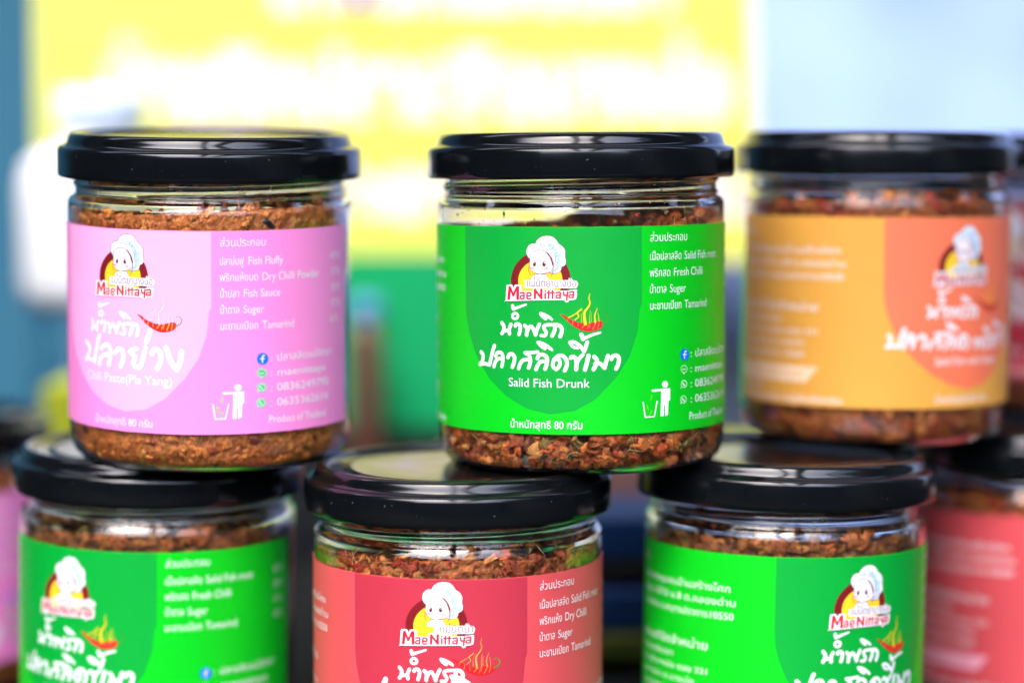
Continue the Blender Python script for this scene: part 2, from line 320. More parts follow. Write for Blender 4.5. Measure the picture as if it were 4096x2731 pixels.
# ------------------------------------------------------------------ label print (flat artwork in mm: u across from the main panel's centre, v up)
ART = json.loads(r'''{"row1":[{"p":[[-8.46,31.4],[-8.37,30.97],[-8.24,30.65]],"w":0.89},{"p":[[-8.24,30.65],[-6.7,31.18],[-4.88,31.82]],"w":0.82,"w2":0.46},{"p":[[-7.05,28.96],[-7.12,28.7],[-7.28,28.48],[-7.52,28.33],[-7.81,28.27],[-8.1,28.31],[-8.34,28.44],[-8.5,28.65],[-8.55,28.9],[-8.49,29.16],[-8.32,29.38],[-8.07,29.53],[-7.78,29.59],[-7.5,29.55],[-7.26,29.41],[-7.11,29.21],[-7.05,28.96]],"w":0.66},{"p":[[-11.49,27.12],[-10.92,26.27],[-11.07,25.22],[-11.5,24.54]],"w":0.93},{"p":[[-11.2,25.05],[-10.41,25.25],[-9.42,25.38]],"w":0.82},{"p":[[-8.95,26.82],[-9.42,25.64],[-9.36,24.5]],"w":0.89},{"p":[[-7.77,26.49],[-7.56,26.89],[-6.88,26.95],[-6.44,26.45],[-6.52,25.41],[-6.79,24.45]],"w":0.89},{"p":[[-5.26,26.66],[-4.71,25.99],[-4.79,24.34]],"w":0.89},{"p":[[-4.73,24.95],[-4.05,26.27],[-3.49,26.46],[-2.95,25.61],[-2.51,24.41]],"w":0.82},{"p":[[-2.51,24.41],[-2.22,25.54],[-1.52,27.06]],"w":0.86},{"p":[[1.7,26.97],[0.23,26.89],[-0.44,26.53],[-0.29,25.85],[0.16,25.05],[-0.17,24.28],[-1.1,24.28]],"w":0.79},{"p":[[2.31,26.88],[2.23,25.64],[1.6,24.22]],"w":0.89},{"p":[[2.08,26.93],[3.04,26.91],[3.76,26.44],[3.99,25.49],[3.55,24.11]],"w":0.89}],"leaf1":[[-1.6,29.78],[-1.15,30.05],[0.1,29.65],[1.32,28.9],[1.87,28.22],[1.57,27.95],[1.14,28.2],[-0.09,28.87],[0.43,28.36],[0.16,28.05],[-0.46,28.26],[-1.34,29.1]],"gly":{"po":[{"p":[[-17.95,19.62],[-17.32,18.87],[-17.5,17.55],[-18.37,16.53]],"w":0.98},{"p":[[-18.22,16.63],[-16.79,16.81],[-15.57,16.63]],"w":0.89},{"p":[[-13.73,21.41],[-14.28,20.02],[-15.26,16.61]],"w":0.98}],"lo":[{"p":[[-13.41,18.85],[-12.89,19.66],[-11.88,19.8],[-11.26,18.96],[-11.29,17.57],[-11.59,16.37]],"w":0.89},{"p":[[-13.91,16.21],[-13.56,17.27],[-12.77,18.15],[-11.49,18.34]],"w":0.89}],"aa":[{"p":[[-9.82,18.69],[-9.46,19.4],[-8.59,19.52],[-8.01,18.77],[-8.14,17.55],[-8.62,16.35]],"w":0.95}],"so":[{"p":[[-5.23,19.99],[-3.88,20.04],[-1.95,20.27]],"w":0.79},{"p":[[-5.1,19.89],[-4.17,19.35],[-3.83,17.9],[-4.32,16.29]],"w":0.89},{"p":[[-6.91,16.05],[-6.48,17.28],[-5.61,18.18],[-4.1,18.41]],"w":0.89}],"lo2":[{"p":[[-2.07,18.65],[-1.66,19.43],[-0.7,19.63],[0.27,18.97],[0.33,17.68],[-0.14,16.15]],"w":0.93},{"p":[[-2.43,15.96],[-1.92,17.1],[-1.18,17.9],[0.25,18.02]],"w":0.89}],"leaf":[{"poly":[[-2.27,22.69],[-1.81,23.0],[-0.47,22.66],[0.94,21.83],[1.8,20.98],[1.8,20.55],[1.27,20.63],[-0.49,21.71],[0.22,21.12],[-0.15,20.73],[-0.94,21.09],[-2.01,22.1]]}],"do":[{"p":[[2.54,16.05],[1.72,16.93],[2.05,18.23],[3.07,18.6],[3.49,17.66],[3.21,16.7],[2.54,16.05]],"w":0.86},{"p":[[2.06,18.49],[3.08,19.35],[4.13,19.39],[5.01,18.45],[5.14,17.08],[4.62,15.78]],"w":0.89}],"kho":[{"p":[[6.1,18.89],[6.45,19.19],[7.21,18.82],[7.45,17.61],[7.35,16.1]],"w":0.97},{"p":[[7.45,17.61],[8.24,18.91],[8.93,19.6]],"w":0.89}],"ii":[{"p":[[5.9,22.68],[6.76,22.77],[7.78,22.26],[8.62,21.49],[9.2,20.49]],"w":0.82},{"p":[[5.94,22.5],[6.4,21.82],[7.08,21.4],[7.85,21.36]],"w":0.71},{"p":[[10.04,22.73],[9.68,21.58],[9.29,20.49]],"w":0.89}],"tho":[{"p":[[8.61,24.58],[8.87,24.07],[9.0,23.5]],"w":0.97},{"p":[[8.93,23.47],[11.06,24.41],[13.16,25.04]],"w":0.82,"w2":0.5}],"e":[{"p":[[10.33,19.43],[9.96,17.79],[9.47,16.02]],"w":0.98}],"mo":[{"p":[[11.7,19.13],[12.26,18.47],[12.28,17.61],[11.52,16.07]],"w":0.98},{"p":[[11.88,17.41],[13.0,17.52],[14.09,16.39]],"w":0.89},{"p":[[15.0,19.36],[14.55,17.93],[14.18,16.39]],"w":0.98}],"aa2":[{"p":[[15.85,18.52],[16.21,19.2],[17.17,19.32],[17.69,18.57],[17.49,17.2],[16.98,16.12]],"w":0.98}]},"pink2":[{"p":[[-13.08,21.54],[-11.4,20.31],[-11.92,18.54],[-13.37,17.03]],"w":1.16},{"p":[[-13.08,17.12],[-11.16,17.23],[-9.42,16.86]],"w":1.02},{"p":[[-7.4,23.55],[-8.31,20.9],[-9.42,16.86]],"w":1.23},{"p":[[-6.65,20.35],[-5.41,21.3],[-3.9,21.23],[-3.45,19.21],[-4.09,16.5]],"w":1.16},{"p":[[-7.57,16.33],[-6.7,18.29],[-4.09,19.17]],"w":1.16},{"p":[[-1.92,19.59],[-0.76,20.69],[0.56,20.16],[0.62,18.12],[-0.16,16.37]],"w":1.19},{"p":[[4.53,21.07],[2.69,20.29],[4.19,19.08],[3.59,17.35],[5.19,16.35],[6.27,18.44],[7.08,21.53]],"w":1.16},{"p":[[8.38,25.92],[7.87,24.27],[7.28,22.89]],"w":1.23},{"p":[[8.68,20.07],[9.69,21.23],[10.96,20.33],[11.01,18.3],[10.11,16.31]],"w":1.23},{"p":[[12.48,21.73],[13.61,18.39],[15.16,16.24]],"w":1.3},{"p":[[15.16,16.24],[16.04,18.45],[16.3,20.82]],"w":1.3}],"main":[[-23.29,27.98],[-22.37,24.67],[-20.76,20.75],[-18.92,17.53],[-15.32,13.11],[-10.42,9.1],[-4.85,6.24],[1.02,4.98],[6.99,5.91],[11.92,8.7],[16.95,13.89],[20.42,19.07],[22.43,24.94],[23.05,30.53]],"logo":{"ringM":[[6.12,37.85],[6.05,36.91],[5.85,35.99],[5.54,35.12],[5.13,35.12],[4.61,35.11],[3.99,35.11],[3.29,35.1],[2.5,35.09],[1.65,35.08],[0.75,35.06],[-0.19,35.05],[-1.16,35.03],[-2.13,35.01],[-3.1,34.99],[-4.05,34.97],[-4.96,34.94],[-5.81,34.92],[-6.59,34.9],[-7.28,34.88],[-7.87,34.86],[-8.34,34.85],[-8.67,35.7],[-8.86,36.63],[-8.92,37.57],[-8.83,38.52],[-8.6,39.46],[-8.23,40.36],[-7.75,41.22],[-7.14,42.03],[-6.44,42.75],[-5.65,43.39],[-4.79,43.94],[-3.88,44.37],[-2.93,44.69],[-1.96,44.89],[-0.98,44.97],[-0.02,44.92],[0.92,44.75],[1.82,44.45],[2.66,44.05],[3.43,43.53],[4.12,42.92],[4.73,42.21],[5.23,41.44],[5.63,40.59],[5.91,39.71],[6.08,38.79]],"ringY":[[4.17,37.76],[4.09,36.94],[3.88,36.14],[3.55,35.38],[3.11,35.16],[2.57,35.15],[1.93,35.14],[1.21,35.13],[0.42,35.12],[-0.41,35.1],[-1.27,35.09],[-2.13,35.07],[-2.99,35.05],[-3.81,35.03],[-4.57,35.01],[-5.26,35.0],[-5.85,34.98],[-6.33,35.19],[-6.66,35.94],[-6.87,36.73],[-6.92,37.55],[-6.84,38.38],[-6.6,39.18],[-6.24,39.95],[-5.74,40.67],[-5.14,41.31],[-4.44,41.86],[-3.67,42.3],[-2.85,42.63],[-1.99,42.84],[-1.13,42.92],[-0.27,42.86],[0.56,42.68],[1.33,42.38],[2.05,41.96],[2.68,41.44],[3.21,40.82],[3.63,40.12],[3.94,39.37],[4.12,38.57]],"hat":[[-3.75,42.8],[-4.31,43.47],[-4.7,44.37],[-4.6,45.44],[-4.01,46.36],[-3.19,46.75],[-2.46,46.77],[-2.05,47.53],[-1.08,48.3],[0.18,48.65],[1.58,48.53],[2.49,47.96],[3.09,47.21],[3.32,46.76],[3.99,46.31],[4.67,45.55],[4.95,44.65],[4.86,43.59],[5.07,42.68],[4.98,41.77],[4.52,41.24],[4.03,41.04],[3.82,40.25],[3.12,39.64],[2.19,39.48],[1.42,39.54],[0.96,39.84],[-0.9,40.49],[-3.11,41.97]],"hatline":[{"p":[[-3.75,42.8],[-4.31,43.47],[-4.7,44.37],[-4.6,45.44],[-4.01,46.36],[-3.19,46.75],[-2.46,46.77],[-2.05,47.53],[-1.08,48.3],[0.18,48.65],[1.58,48.53],[2.49,47.96],[3.09,47.21],[3.32,46.76],[3.99,46.31],[4.67,45.55],[4.95,44.65],[4.86,43.59],[5.07,42.68],[4.98,41.77],[4.52,41.24],[4.03,41.04],[3.82,40.25],[3.12,39.64],[2.19,39.48],[1.42,39.54],[0.96,39.84]],"w":0.11}],"shade":[[0.23,46.95],[0.93,46.73],[1.86,46.82],[2.38,45.92],[2.68,45.62],[3.05,44.48],[4.26,44.11],[3.79,43.28],[3.78,42.67],[4.15,42.07],[3.21,40.55],[2.66,39.71],[1.58,39.7],[1.28,40.0],[2.21,40.54],[2.84,41.45],[2.63,42.66],[2.28,44.32],[1.53,45.38],[0.77,46.28]],"lines":[{"p":[[-2.23,46.16],[-0.96,46.29],[0.14,46.12],[1.22,45.52]],"w":0.09},{"p":[[1.94,44.62],[2.45,43.57],[2.58,42.21],[3.24,42.11]],"w":0.09},{"p":[[-1.0,47.47],[-1.12,46.28]],"w":0.09},{"p":[[1.24,46.59],[0.95,45.9]],"w":0.09},{"p":[[2.15,45.91],[1.53,45.38]],"w":0.09},{"p":[[2.97,44.63],[2.55,44.21]],"w":0.08},{"p":[[3.04,43.76],[2.57,43.69]],"w":0.08},{"p":[[-2.8,45.85],[-3.38,45.19]],"w":0.09},{"p":[[-3.71,44.62],[-3.98,43.47]],"w":0.08}],"face":[[-3.83,42.57],[-3.73,43.63],[-3.06,44.71],[-1.77,45.11],[-0.51,45.05],[0.58,44.46],[1.26,43.4],[1.62,42.2],[1.92,41.44],[1.75,40.53],[0.96,39.84],[-0.29,39.47],[-1.4,39.35],[-2.51,39.63],[-3.47,40.3],[-3.86,41.2]],"faceline":[{"p":[[-0.51,45.05],[0.58,44.46],[1.26,43.4],[1.62,42.2],[1.92,41.44],[1.75,40.53],[0.96,39.84],[-0.29,39.47],[-1.4,39.35],[-2.51,39.63],[-3.47,40.3],[-3.86,41.2],[-3.83,42.57],[-3.73,43.63],[-3.06,44.71]],"w":0.09},{"p":[[-3.78,42.87],[-3.9,41.35],[-4.15,40.43],[-3.97,39.68],[-3.57,39.08]],"w":0.11},{"p":[[2.0,41.29],[1.93,40.23],[1.73,39.32],[1.33,38.68]],"w":0.11},{"p":[[-3.06,44.71],[-1.77,45.14],[-0.35,45.01]],"w":0.13}],"hair":[[-0.35,45.02],[0.73,44.52],[1.64,43.33],[2.09,42.05],[2.11,40.69],[1.79,41.29],[1.59,42.04],[1.18,43.33],[0.42,44.3]],"ear":[[2.85,41.15],[2.81,40.87],[2.69,40.63],[2.52,40.47],[2.32,40.42],[2.12,40.47],[1.95,40.63],[1.84,40.86],[1.81,41.14],[1.85,41.42],[1.97,41.65],[2.14,41.81],[2.34,41.87],[2.54,41.82],[2.71,41.66],[2.82,41.43]],"earline":[{"p":[[2.16,41.83],[2.32,41.87],[2.47,41.85],[2.61,41.77],[2.72,41.64],[2.81,41.46],[2.85,41.26],[2.85,41.05],[2.8,40.84],[2.71,40.66],[2.59,40.53],[2.45,40.44],[2.3,40.42],[2.15,40.46],[2.01,40.55],[1.9,40.7],[1.83,40.89]],"w":0.09}],"eyes":[[[-2.23,41.73],[-2.28,41.47],[-2.39,41.25],[-2.55,41.13],[-2.73,41.13],[-2.89,41.24],[-3.0,41.45],[-3.04,41.72],[-2.99,41.98],[-2.88,42.19],[-2.71,42.31],[-2.53,42.32],[-2.37,42.2],[-2.27,41.99]],[[0.19,41.72],[0.14,41.46],[0.01,41.25],[-0.16,41.13],[-0.36,41.12],[-0.53,41.24],[-0.65,41.45],[-0.69,41.71],[-0.64,41.97],[-0.52,42.19],[-0.34,42.31],[-0.14,42.31],[0.03,42.2],[0.15,41.99]]],"glint":[[[-2.66,41.98],[-2.7,41.87],[-2.79,41.83],[-2.88,41.87],[-2.92,41.98],[-2.88,42.08],[-2.79,42.13],[-2.7,42.09]],[[0.1,41.99],[0.05,41.88],[-0.05,41.83],[-0.14,41.87],[-0.18,41.99],[-0.14,42.11],[-0.04,42.16],[0.06,42.11]]],"feat":[{"p":[[-3.27,42.39],[-2.85,42.78],[-2.27,42.52]],"w":0.09},{"p":[[-0.87,42.28],[-0.31,42.63],[0.35,42.15]],"w":0.09},{"p":[[-1.97,41.16],[-1.61,40.91],[-1.29,41.17]],"w":0.08}],"blush":[[[-2.6,40.77],[-2.69,40.61],[-2.91,40.5],[-3.22,40.45],[-3.53,40.49],[-3.75,40.59],[-3.83,40.74],[-3.75,40.9],[-3.52,41.01],[-3.21,41.06],[-2.9,41.02],[-2.68,40.92]],[[0.79,40.64],[0.72,40.47],[0.54,40.35],[0.29,40.3],[0.04,40.34],[-0.14,40.46],[-0.21,40.63],[-0.14,40.79],[0.05,40.92],[0.3,40.97],[0.55,40.93],[0.73,40.81]]],"body":[[-3.68,37.56],[-3.33,38.7],[-2.52,39.18],[-1.87,39.34],[-0.45,39.29],[0.48,39.03],[0.96,37.64]],"bodyline":[{"p":[[0.96,37.64],[0.48,39.03],[-0.45,39.29],[-1.87,39.34],[-2.52,39.18],[-3.33,38.7],[-3.68,37.56]],"w":0.09},{"p":[[-2.27,39.33],[-1.72,38.84],[-0.93,38.86],[-0.37,39.29]],"w":0.08},{"p":[[-2.65,38.95],[-2.67,38.11]],"w":0.08},{"p":[[0.64,39.0],[0.12,38.01]],"w":0.08},{"p":[[-2.13,38.38],[-2.05,38.35]],"w":0.19},{"p":[[-1.38,38.36],[-1.3,38.33]],"w":0.19}],"pill":[[[-5.08,37.52],[-4.82,37.74],[-0.95,37.88],[5.49,37.87],[5.56,38.22],[5.98,38.42],[6.43,38.27],[6.61,37.85],[7.48,37.7],[7.92,37.02],[7.63,36.19],[7.07,35.86],[3.67,35.92],[-0.98,35.94],[-4.69,35.77],[-5.09,35.93]],[[-10.01,36.24],[-9.61,36.56],[-8.41,36.58],[-8.08,35.69],[-7.71,36.57],[-6.18,36.64],[-5.88,36.36],[-5.94,35.15],[-4.54,35.11],[-3.23,35.17],[-3.03,35.9],[-2.57,36.03],[-1.77,36.02],[-0.43,35.92],[-0.28,35.58],[0.58,35.7],[2.13,35.75],[2.51,35.39],[5.17,35.3],[7.37,35.54],[7.62,35.31],[7.4,33.24],[5.82,33.0],[5.61,32.58],[4.9,32.45],[4.56,32.99],[2.08,32.99],[-2.63,32.87],[-10.09,32.53],[-10.26,32.8]]],"brand":[{"p":[[-9.39,33.16],[-9.09,35.92]],"w":0.72},{"p":[[-6.95,33.24],[-6.94,35.98]],"w":0.72},{"p":[[-8.95,35.89],[-8.15,33.94]],"w":0.53},{"p":[[-7.18,35.95],[-8.15,33.94]],"w":0.53},{"p":[[-6.25,34.6],[-5.35,34.63],[-5.37,33.23]],"w":0.41},{"p":[[-5.42,34.02],[-6.15,33.91],[-6.24,33.27],[-5.49,33.26]],"w":0.38},{"p":[[-3.63,33.31],[-4.48,33.31],[-4.45,34.62],[-3.63,34.64],[-3.65,34.0],[-4.27,33.93]],"w":0.41},{"p":[[-2.56,33.41],[-2.49,35.49]],"w":0.6},{"p":[[-0.96,33.44],[-0.93,35.52]],"w":0.6},{"p":[[-2.49,35.46],[-0.96,33.44]],"w":0.53},{"p":[[-0.0,33.41],[0.02,34.63]],"w":0.44},{"p":[[0.03,35.23],[0.04,35.17]],"w":0.44},{"p":[[0.85,33.43],[0.88,35.25]],"w":0.44},{"p":[[0.5,34.76],[1.28,34.77]],"w":0.35},{"p":[[1.78,33.44],[1.81,35.29]],"w":0.44},{"p":[[1.47,34.8],[2.21,34.81]],"w":0.35},{"p":[[2.67,34.76],[3.62,34.83],[3.59,33.47]],"w":0.44},{"p":[[3.54,34.19],[2.78,34.12],[2.68,33.55],[3.5,33.51]],"w":0.38},{"p":[[4.44,34.93],[4.58,34.2],[5.15,34.15]],"w":0.44},{"p":[[5.38,34.97],[5.17,33.03]],"w":0.44},{"p":[[5.83,34.88],[6.8,34.98],[6.72,33.62]],"w":0.44},{"p":[[6.7,34.34],[5.91,34.25],[5.81,33.7],[6.66,33.65]],"w":0.38}]},"logotext":[-4.77,7.38,36.099999999999994],"chili":{"body":[[3.57,29.58],[4.81,29.2],[5.83,28.44],[7.19,27.85],[8.55,27.42],[10.25,27.34],[11.8,27.68],[12.83,27.89],[13.51,27.79],[13.76,27.23],[13.49,26.29],[12.45,25.69],[10.9,25.32],[9.54,25.39],[8.18,25.87],[6.83,26.64],[5.64,27.58],[4.63,28.6]],"stripe":[{"p":[[5.49,28.64],[5.34,28.0]],"w":0.18},{"p":[[6.68,28.01],[6.46,26.98]],"w":0.21},{"p":[[9.57,27.25],[8.87,26.22]],"w":0.25},{"p":[[10.42,27.25],[10.06,25.87]],"w":0.14},{"p":[[12.14,27.62],[11.34,25.79]],"w":0.25},{"p":[[12.91,27.76],[12.54,25.95]],"w":0.16},{"p":[[7.87,27.5],[7.85,26.56]],"w":0.13},{"p":[[10.77,27.33],[10.49,26.22]],"w":0.14}],"stem":[{"p":[[13.67,27.03],[14.62,27.4],[15.12,28.25],[14.87,28.98],[14.22,29.36],[13.74,29.09]],"w":0.29,"w2":0.14}],"flame":[{"p":[[5.66,28.75],[6.87,29.39],[7.91,30.17],[8.78,31.0]],"w":0.29,"w2":0.14},{"p":[[8.61,30.69],[7.7,29.91],[8.03,28.97],[7.11,28.14]],"w":0.36,"w2":0.21},{"p":[[9.6,27.16],[9.34,28.97],[9.48,30.17],[10.32,31.29],[10.71,32.32],[10.46,33.44],[10.75,34.61]],"w":0.71,"w2":0.09},{"p":[[11.97,27.59],[11.86,29.31],[12.47,30.94]],"w":0.43,"w2":0.11},{"p":[[12.86,27.79],[12.76,28.96],[12.55,29.86]],"w":0.18,"w2":0.09}],"wisp":[{"p":[[10.6,27.39],[10.66,28.97],[10.79,30.52]],"w":0.25,"w2":0.09},{"p":[[8.72,27.59],[8.66,28.97],[9.03,30.69]],"w":0.21,"w2":0.07},{"p":[[11.03,27.59],[11.0,29.31],[11.16,30.17]],"w":0.16,"w2":0.07}]},"right":{"man":[[[30.88,11.69],[30.82,11.4],[30.66,11.15],[30.41,10.98],[30.12,10.89],[29.81,10.91],[29.52,11.03],[29.29,11.23],[29.14,11.5],[29.1,11.79],[29.16,12.08],[29.31,12.33],[29.55,12.51],[29.84,12.59],[30.15,12.58],[30.44,12.46],[30.68,12.25],[30.83,11.99]],[[26.2,10.67],[31.54,10.72],[31.51,7.75],[31.03,7.6],[30.85,4.04],[29.98,3.95],[29.95,6.65],[29.7,6.66],[29.59,3.9],[28.63,3.88],[28.85,10.13],[26.44,10.06],[26.11,10.3]]],"bin":[{"p":[[23.85,7.59],[24.43,3.93]],"w":0.34},{"p":[[24.43,3.93],[26.86,3.95]],"w":0.34},{"p":[[26.86,3.95],[27.68,7.65]],"w":0.34}],"leaves":[[[26.24,8.65],[26.13,8.26],[25.99,7.99],[25.87,7.89],[25.79,8.0],[25.79,8.28],[25.85,8.67],[25.97,9.05],[26.11,9.33],[26.23,9.43],[26.3,9.32],[26.31,9.03]],[[25.27,6.3],[25.36,5.91],[25.38,5.63],[25.31,5.53],[25.18,5.64],[25.03,5.93],[24.89,6.32],[24.8,6.71],[24.78,7.0],[24.85,7.1],[24.97,6.99],[25.13,6.7]],[[26.12,4.92],[25.92,4.54],[25.73,4.26],[25.58,4.17],[25.53,4.27],[25.59,4.56],[25.73,4.94],[25.93,5.32],[26.13,5.59],[26.28,5.69],[26.33,5.58],[26.27,5.3]]],"fb":[[37.79,18.63],[37.73,18.25],[37.56,17.89],[37.3,17.6],[36.98,17.38],[36.6,17.25],[36.21,17.23],[35.82,17.31],[35.46,17.48],[35.16,17.74],[34.94,18.06],[34.8,18.43],[34.76,18.83],[34.82,19.21],[34.97,19.57],[35.21,19.87],[35.52,20.09],[35.89,20.22],[36.28,20.24],[36.67,20.17],[37.04,19.99],[37.36,19.73],[37.6,19.4],[37.75,19.03]],"fbf":[{"p":[[36.74,19.53],[36.32,19.45],[36.2,18.89],[36.18,17.83]],"w":0.34},{"p":[[35.69,18.74],[36.74,18.73]],"w":0.28}],"rings":[{"p":[[37.1,15.08],[37.04,14.82],[36.89,14.58],[36.65,14.41],[36.36,14.3],[36.03,14.28],[35.72,14.35],[35.44,14.49],[35.22,14.7],[35.08,14.95],[35.04,15.22],[35.09,15.49],[35.24,15.72],[35.47,15.9],[35.76,16.01],[36.08,16.03],[36.39,15.97],[36.68,15.82],[36.91,15.61],[37.06,15.36],[37.1,15.08]],"w":0.12},{"p":[[36.95,11.4],[36.89,11.13],[36.75,10.89],[36.53,10.72],[36.26,10.61],[35.97,10.59],[35.68,10.65],[35.42,10.8],[35.22,11.0],[35.09,11.26],[35.05,11.53],[35.11,11.8],[35.24,12.03],[35.45,12.21],[35.72,12.32],[36.01,12.34],[36.3,12.27],[36.57,12.13],[36.78,11.92],[36.91,11.67],[36.95,11.4]],"w":0.14},{"p":[[36.79,7.56],[36.74,7.29],[36.6,7.06],[36.38,6.88],[36.11,6.78],[35.82,6.76],[35.53,6.82],[35.27,6.96],[35.07,7.17],[34.95,7.42],[34.91,7.7],[34.96,7.96],[35.09,8.2],[35.3,8.38],[35.57,8.48],[35.86,8.5],[36.15,8.44],[36.41,8.29],[36.62,8.08],[36.75,7.83],[36.79,7.56]],"w":0.14}],"ringsolid":[[[37.34,15.04],[37.26,14.67],[37.07,14.35],[36.77,14.1],[36.4,13.95],[36.01,13.92],[35.61,14.01],[35.27,14.2],[35.0,14.49],[34.83,14.83],[34.78,15.21],[34.85,15.58],[35.03,15.9],[35.31,16.15],[35.67,16.3],[36.06,16.33],[36.46,16.25],[36.82,16.05],[37.1,15.77],[37.28,15.42]],[[37.25,11.37],[37.17,11.01],[36.98,10.68],[36.68,10.44],[36.32,10.29],[35.92,10.26],[35.53,10.35],[35.18,10.55],[34.91,10.83],[34.75,11.18],[34.69,11.55],[34.76,11.92],[34.95,12.25],[35.23,12.49],[35.58,12.64],[35.98,12.67],[36.37,12.59],[36.73,12.39],[37.01,12.1],[37.19,11.75]],[[37.11,7.53],[37.04,7.16],[36.84,6.84],[36.55,6.6],[36.18,6.45],[35.79,6.43],[35.4,6.51],[35.06,6.71],[34.79,7.0],[34.62,7.35],[34.57,7.72],[34.64,8.09],[34.82,8.41],[35.1,8.66],[35.45,8.8],[35.85,8.84],[36.24,8.75],[36.59,8.55],[36.88,8.26],[37.06,7.91]]],"icon":[{"p":[[35.56,15.23],[35.56,15.01],[35.8,14.99]],"w":0.15},{"p":[[36.01,15.2],[36.01,14.98]],"w":0.12},{"p":[[36.22,14.96],[36.22,15.19],[36.45,14.98],[36.45,15.17]],"w":0.12},{"p":[[35.78,14.16],[36.05,13.95]],"w":0.22},{"p":[[35.2,10.81],[34.91,10.44]],"w":0.14},{"p":[[35.07,6.98],[34.78,6.59]],"w":0.14},{"p":[[35.59,11.84],[35.72,11.38],[36.33,11.03]],"w":0.25},{"p":[[35.46,8.0],[35.59,7.54],[36.18,7.2]],"w":0.25}]}}''')
RU = 36.45; RL = 36.9; STEP = 1.5
def spline(P, sub=5):
    if len(P) < 3: return [Vector(p) for p in P]
    out = []
    Q = [Vector(p) for p in P]
    for i in range(len(Q)-1):
        p0 = Q[i-1] if i else Q[0]*2-Q[1]; p1 = Q[i]; p2 = Q[i+1]; p3 = Q[i+2] if i+2 < len(Q) else Q[-1]*2-Q[-2]
        for k in range(sub):
            t = k/sub; out.append(.5*((2*p1)+(p2-p0)*t+(2*p0-5*p1+4*p2-p3)*t*t+(3*p1-p0-3*p2+p3)*t**3))
    out.append(Q[-1]); return out
def stroke(s, du=0, dv=0, k=1.0, thick=1.0, sub=4):
    pts = spline([(p[0], p[1]) for p in s['p']], sub); w0 = s['w']/2*thick; w1 = s.get('w2', s['w'])/2*thick
    out = []; n = len(pts); prev = None
    for i, p in enumerate(pts):
        w = w0+(w1-w0)*i/max(1, n-1)
        out.append([(p.x+w*math.cos(a*math.pi/6), p.y+w*math.sin(a*math.pi/6)) for a in range(12)] if w > .12 or i in (0, n-1) else [(p.x+w*math.cos(a*math.pi/3), p.y+w*math.sin(a*math.pi/3)) for a in range(6)])
        if prev:
            q, wq = prev; d = p-q
            if d.length > 1e-4:
                m = Vector((-d.y, d.x)).normalized(); out.append([tuple(q+m*wq), tuple(q-m*wq), tuple(p-m*w), tuple(p+m*w)])
        prev = (p, w)
    return [[(x*k+du, y*k+dv) for x, y in f] for f in out]
def xf(poly, du=0, dv=0, k=1.0): return [(p[0]*k+du, p[1]*k+dv) for p in poly]
def smooth_poly(P, sub=3):
    Q = [Vector((p[0], p[1])) for p in P]; n = len(Q); out = []
    for i in range(n):
        p0, p1, p2, p3 = Q[i-1], Q[i], Q[(i+1) % n], Q[(i+2) % n]
        for k in range(sub):
            t = k/sub; r = .5*((2*p1)+(p2-p0)*t+(2*p0-5*p1+4*p2-p3)*t*t+(3*p1-p0-3*p2+p3)*t**3); out.append((r.x, r.y))
    return out
def union(polys):
    V = []; F = []
    for p in polys:
        a = sum(p[i][0]*p[(i+1) % len(p)][1]-p[(i+1) % len(p)][0]*p[i][1] for i in range(len(p)))
        if a < 0: p = p[::-1]
        F.append(list(range(len(V), len(V)+len(p)))); V += [Vector(q) for q in p]
    r = delaunay_2d_cdt(V, [], F, 0, 1e-4, True)
    vs, fs = r[0], r[2]
    bb = [(min(p[0] for p in q), max(p[0] for p in q), min(p[1] for p in q), max(p[1] for p in q), q) for q in polys]
    def inside(x, y):
        for x0, x1, y0, y1, q in bb:
            if x0 <= x <= x1 and y0 <= y <= y1:
                c = False; j = len(q)-1
                for i in range(len(q)):
                    if (q[i][1] > y) != (q[j][1] > y) and x < (q[j][0]-q[i][0])*(y-q[i][1])/(q[j][1]-q[i][1])+q[i][0]: c = not c
                    j = i
                if c: return True
        return False
    out = []
    for f in fs:
        c = (vs[f[0]]+vs[f[1]]+vs[f[2]])/3
        if inside(c.x, c.y): out.append(tuple(f))
    return [tuple(v) for v in vs], out
def text2d(s, size):
    c = bpy.data.curves.new('t', 'FONT'); c.body = s; c.size = size; c.resolution_u = 3
    o = bpy.data.objects.new('t', c); COL.objects.link(o)
    dg = bpy.context.evaluated_depsgraph_get(); m = bpy.data.meshes.new_from_object(o.evaluated_get(dg))
    v = [(x.co.x, x.co.y) for x in m.vertices]; f = [tuple(p.vertices) for p in m.polygons]
    bpy.data.objects.remove(o); bpy.data.curves.remove(c); bpy.data.meshes.remove(m)
    return v, f
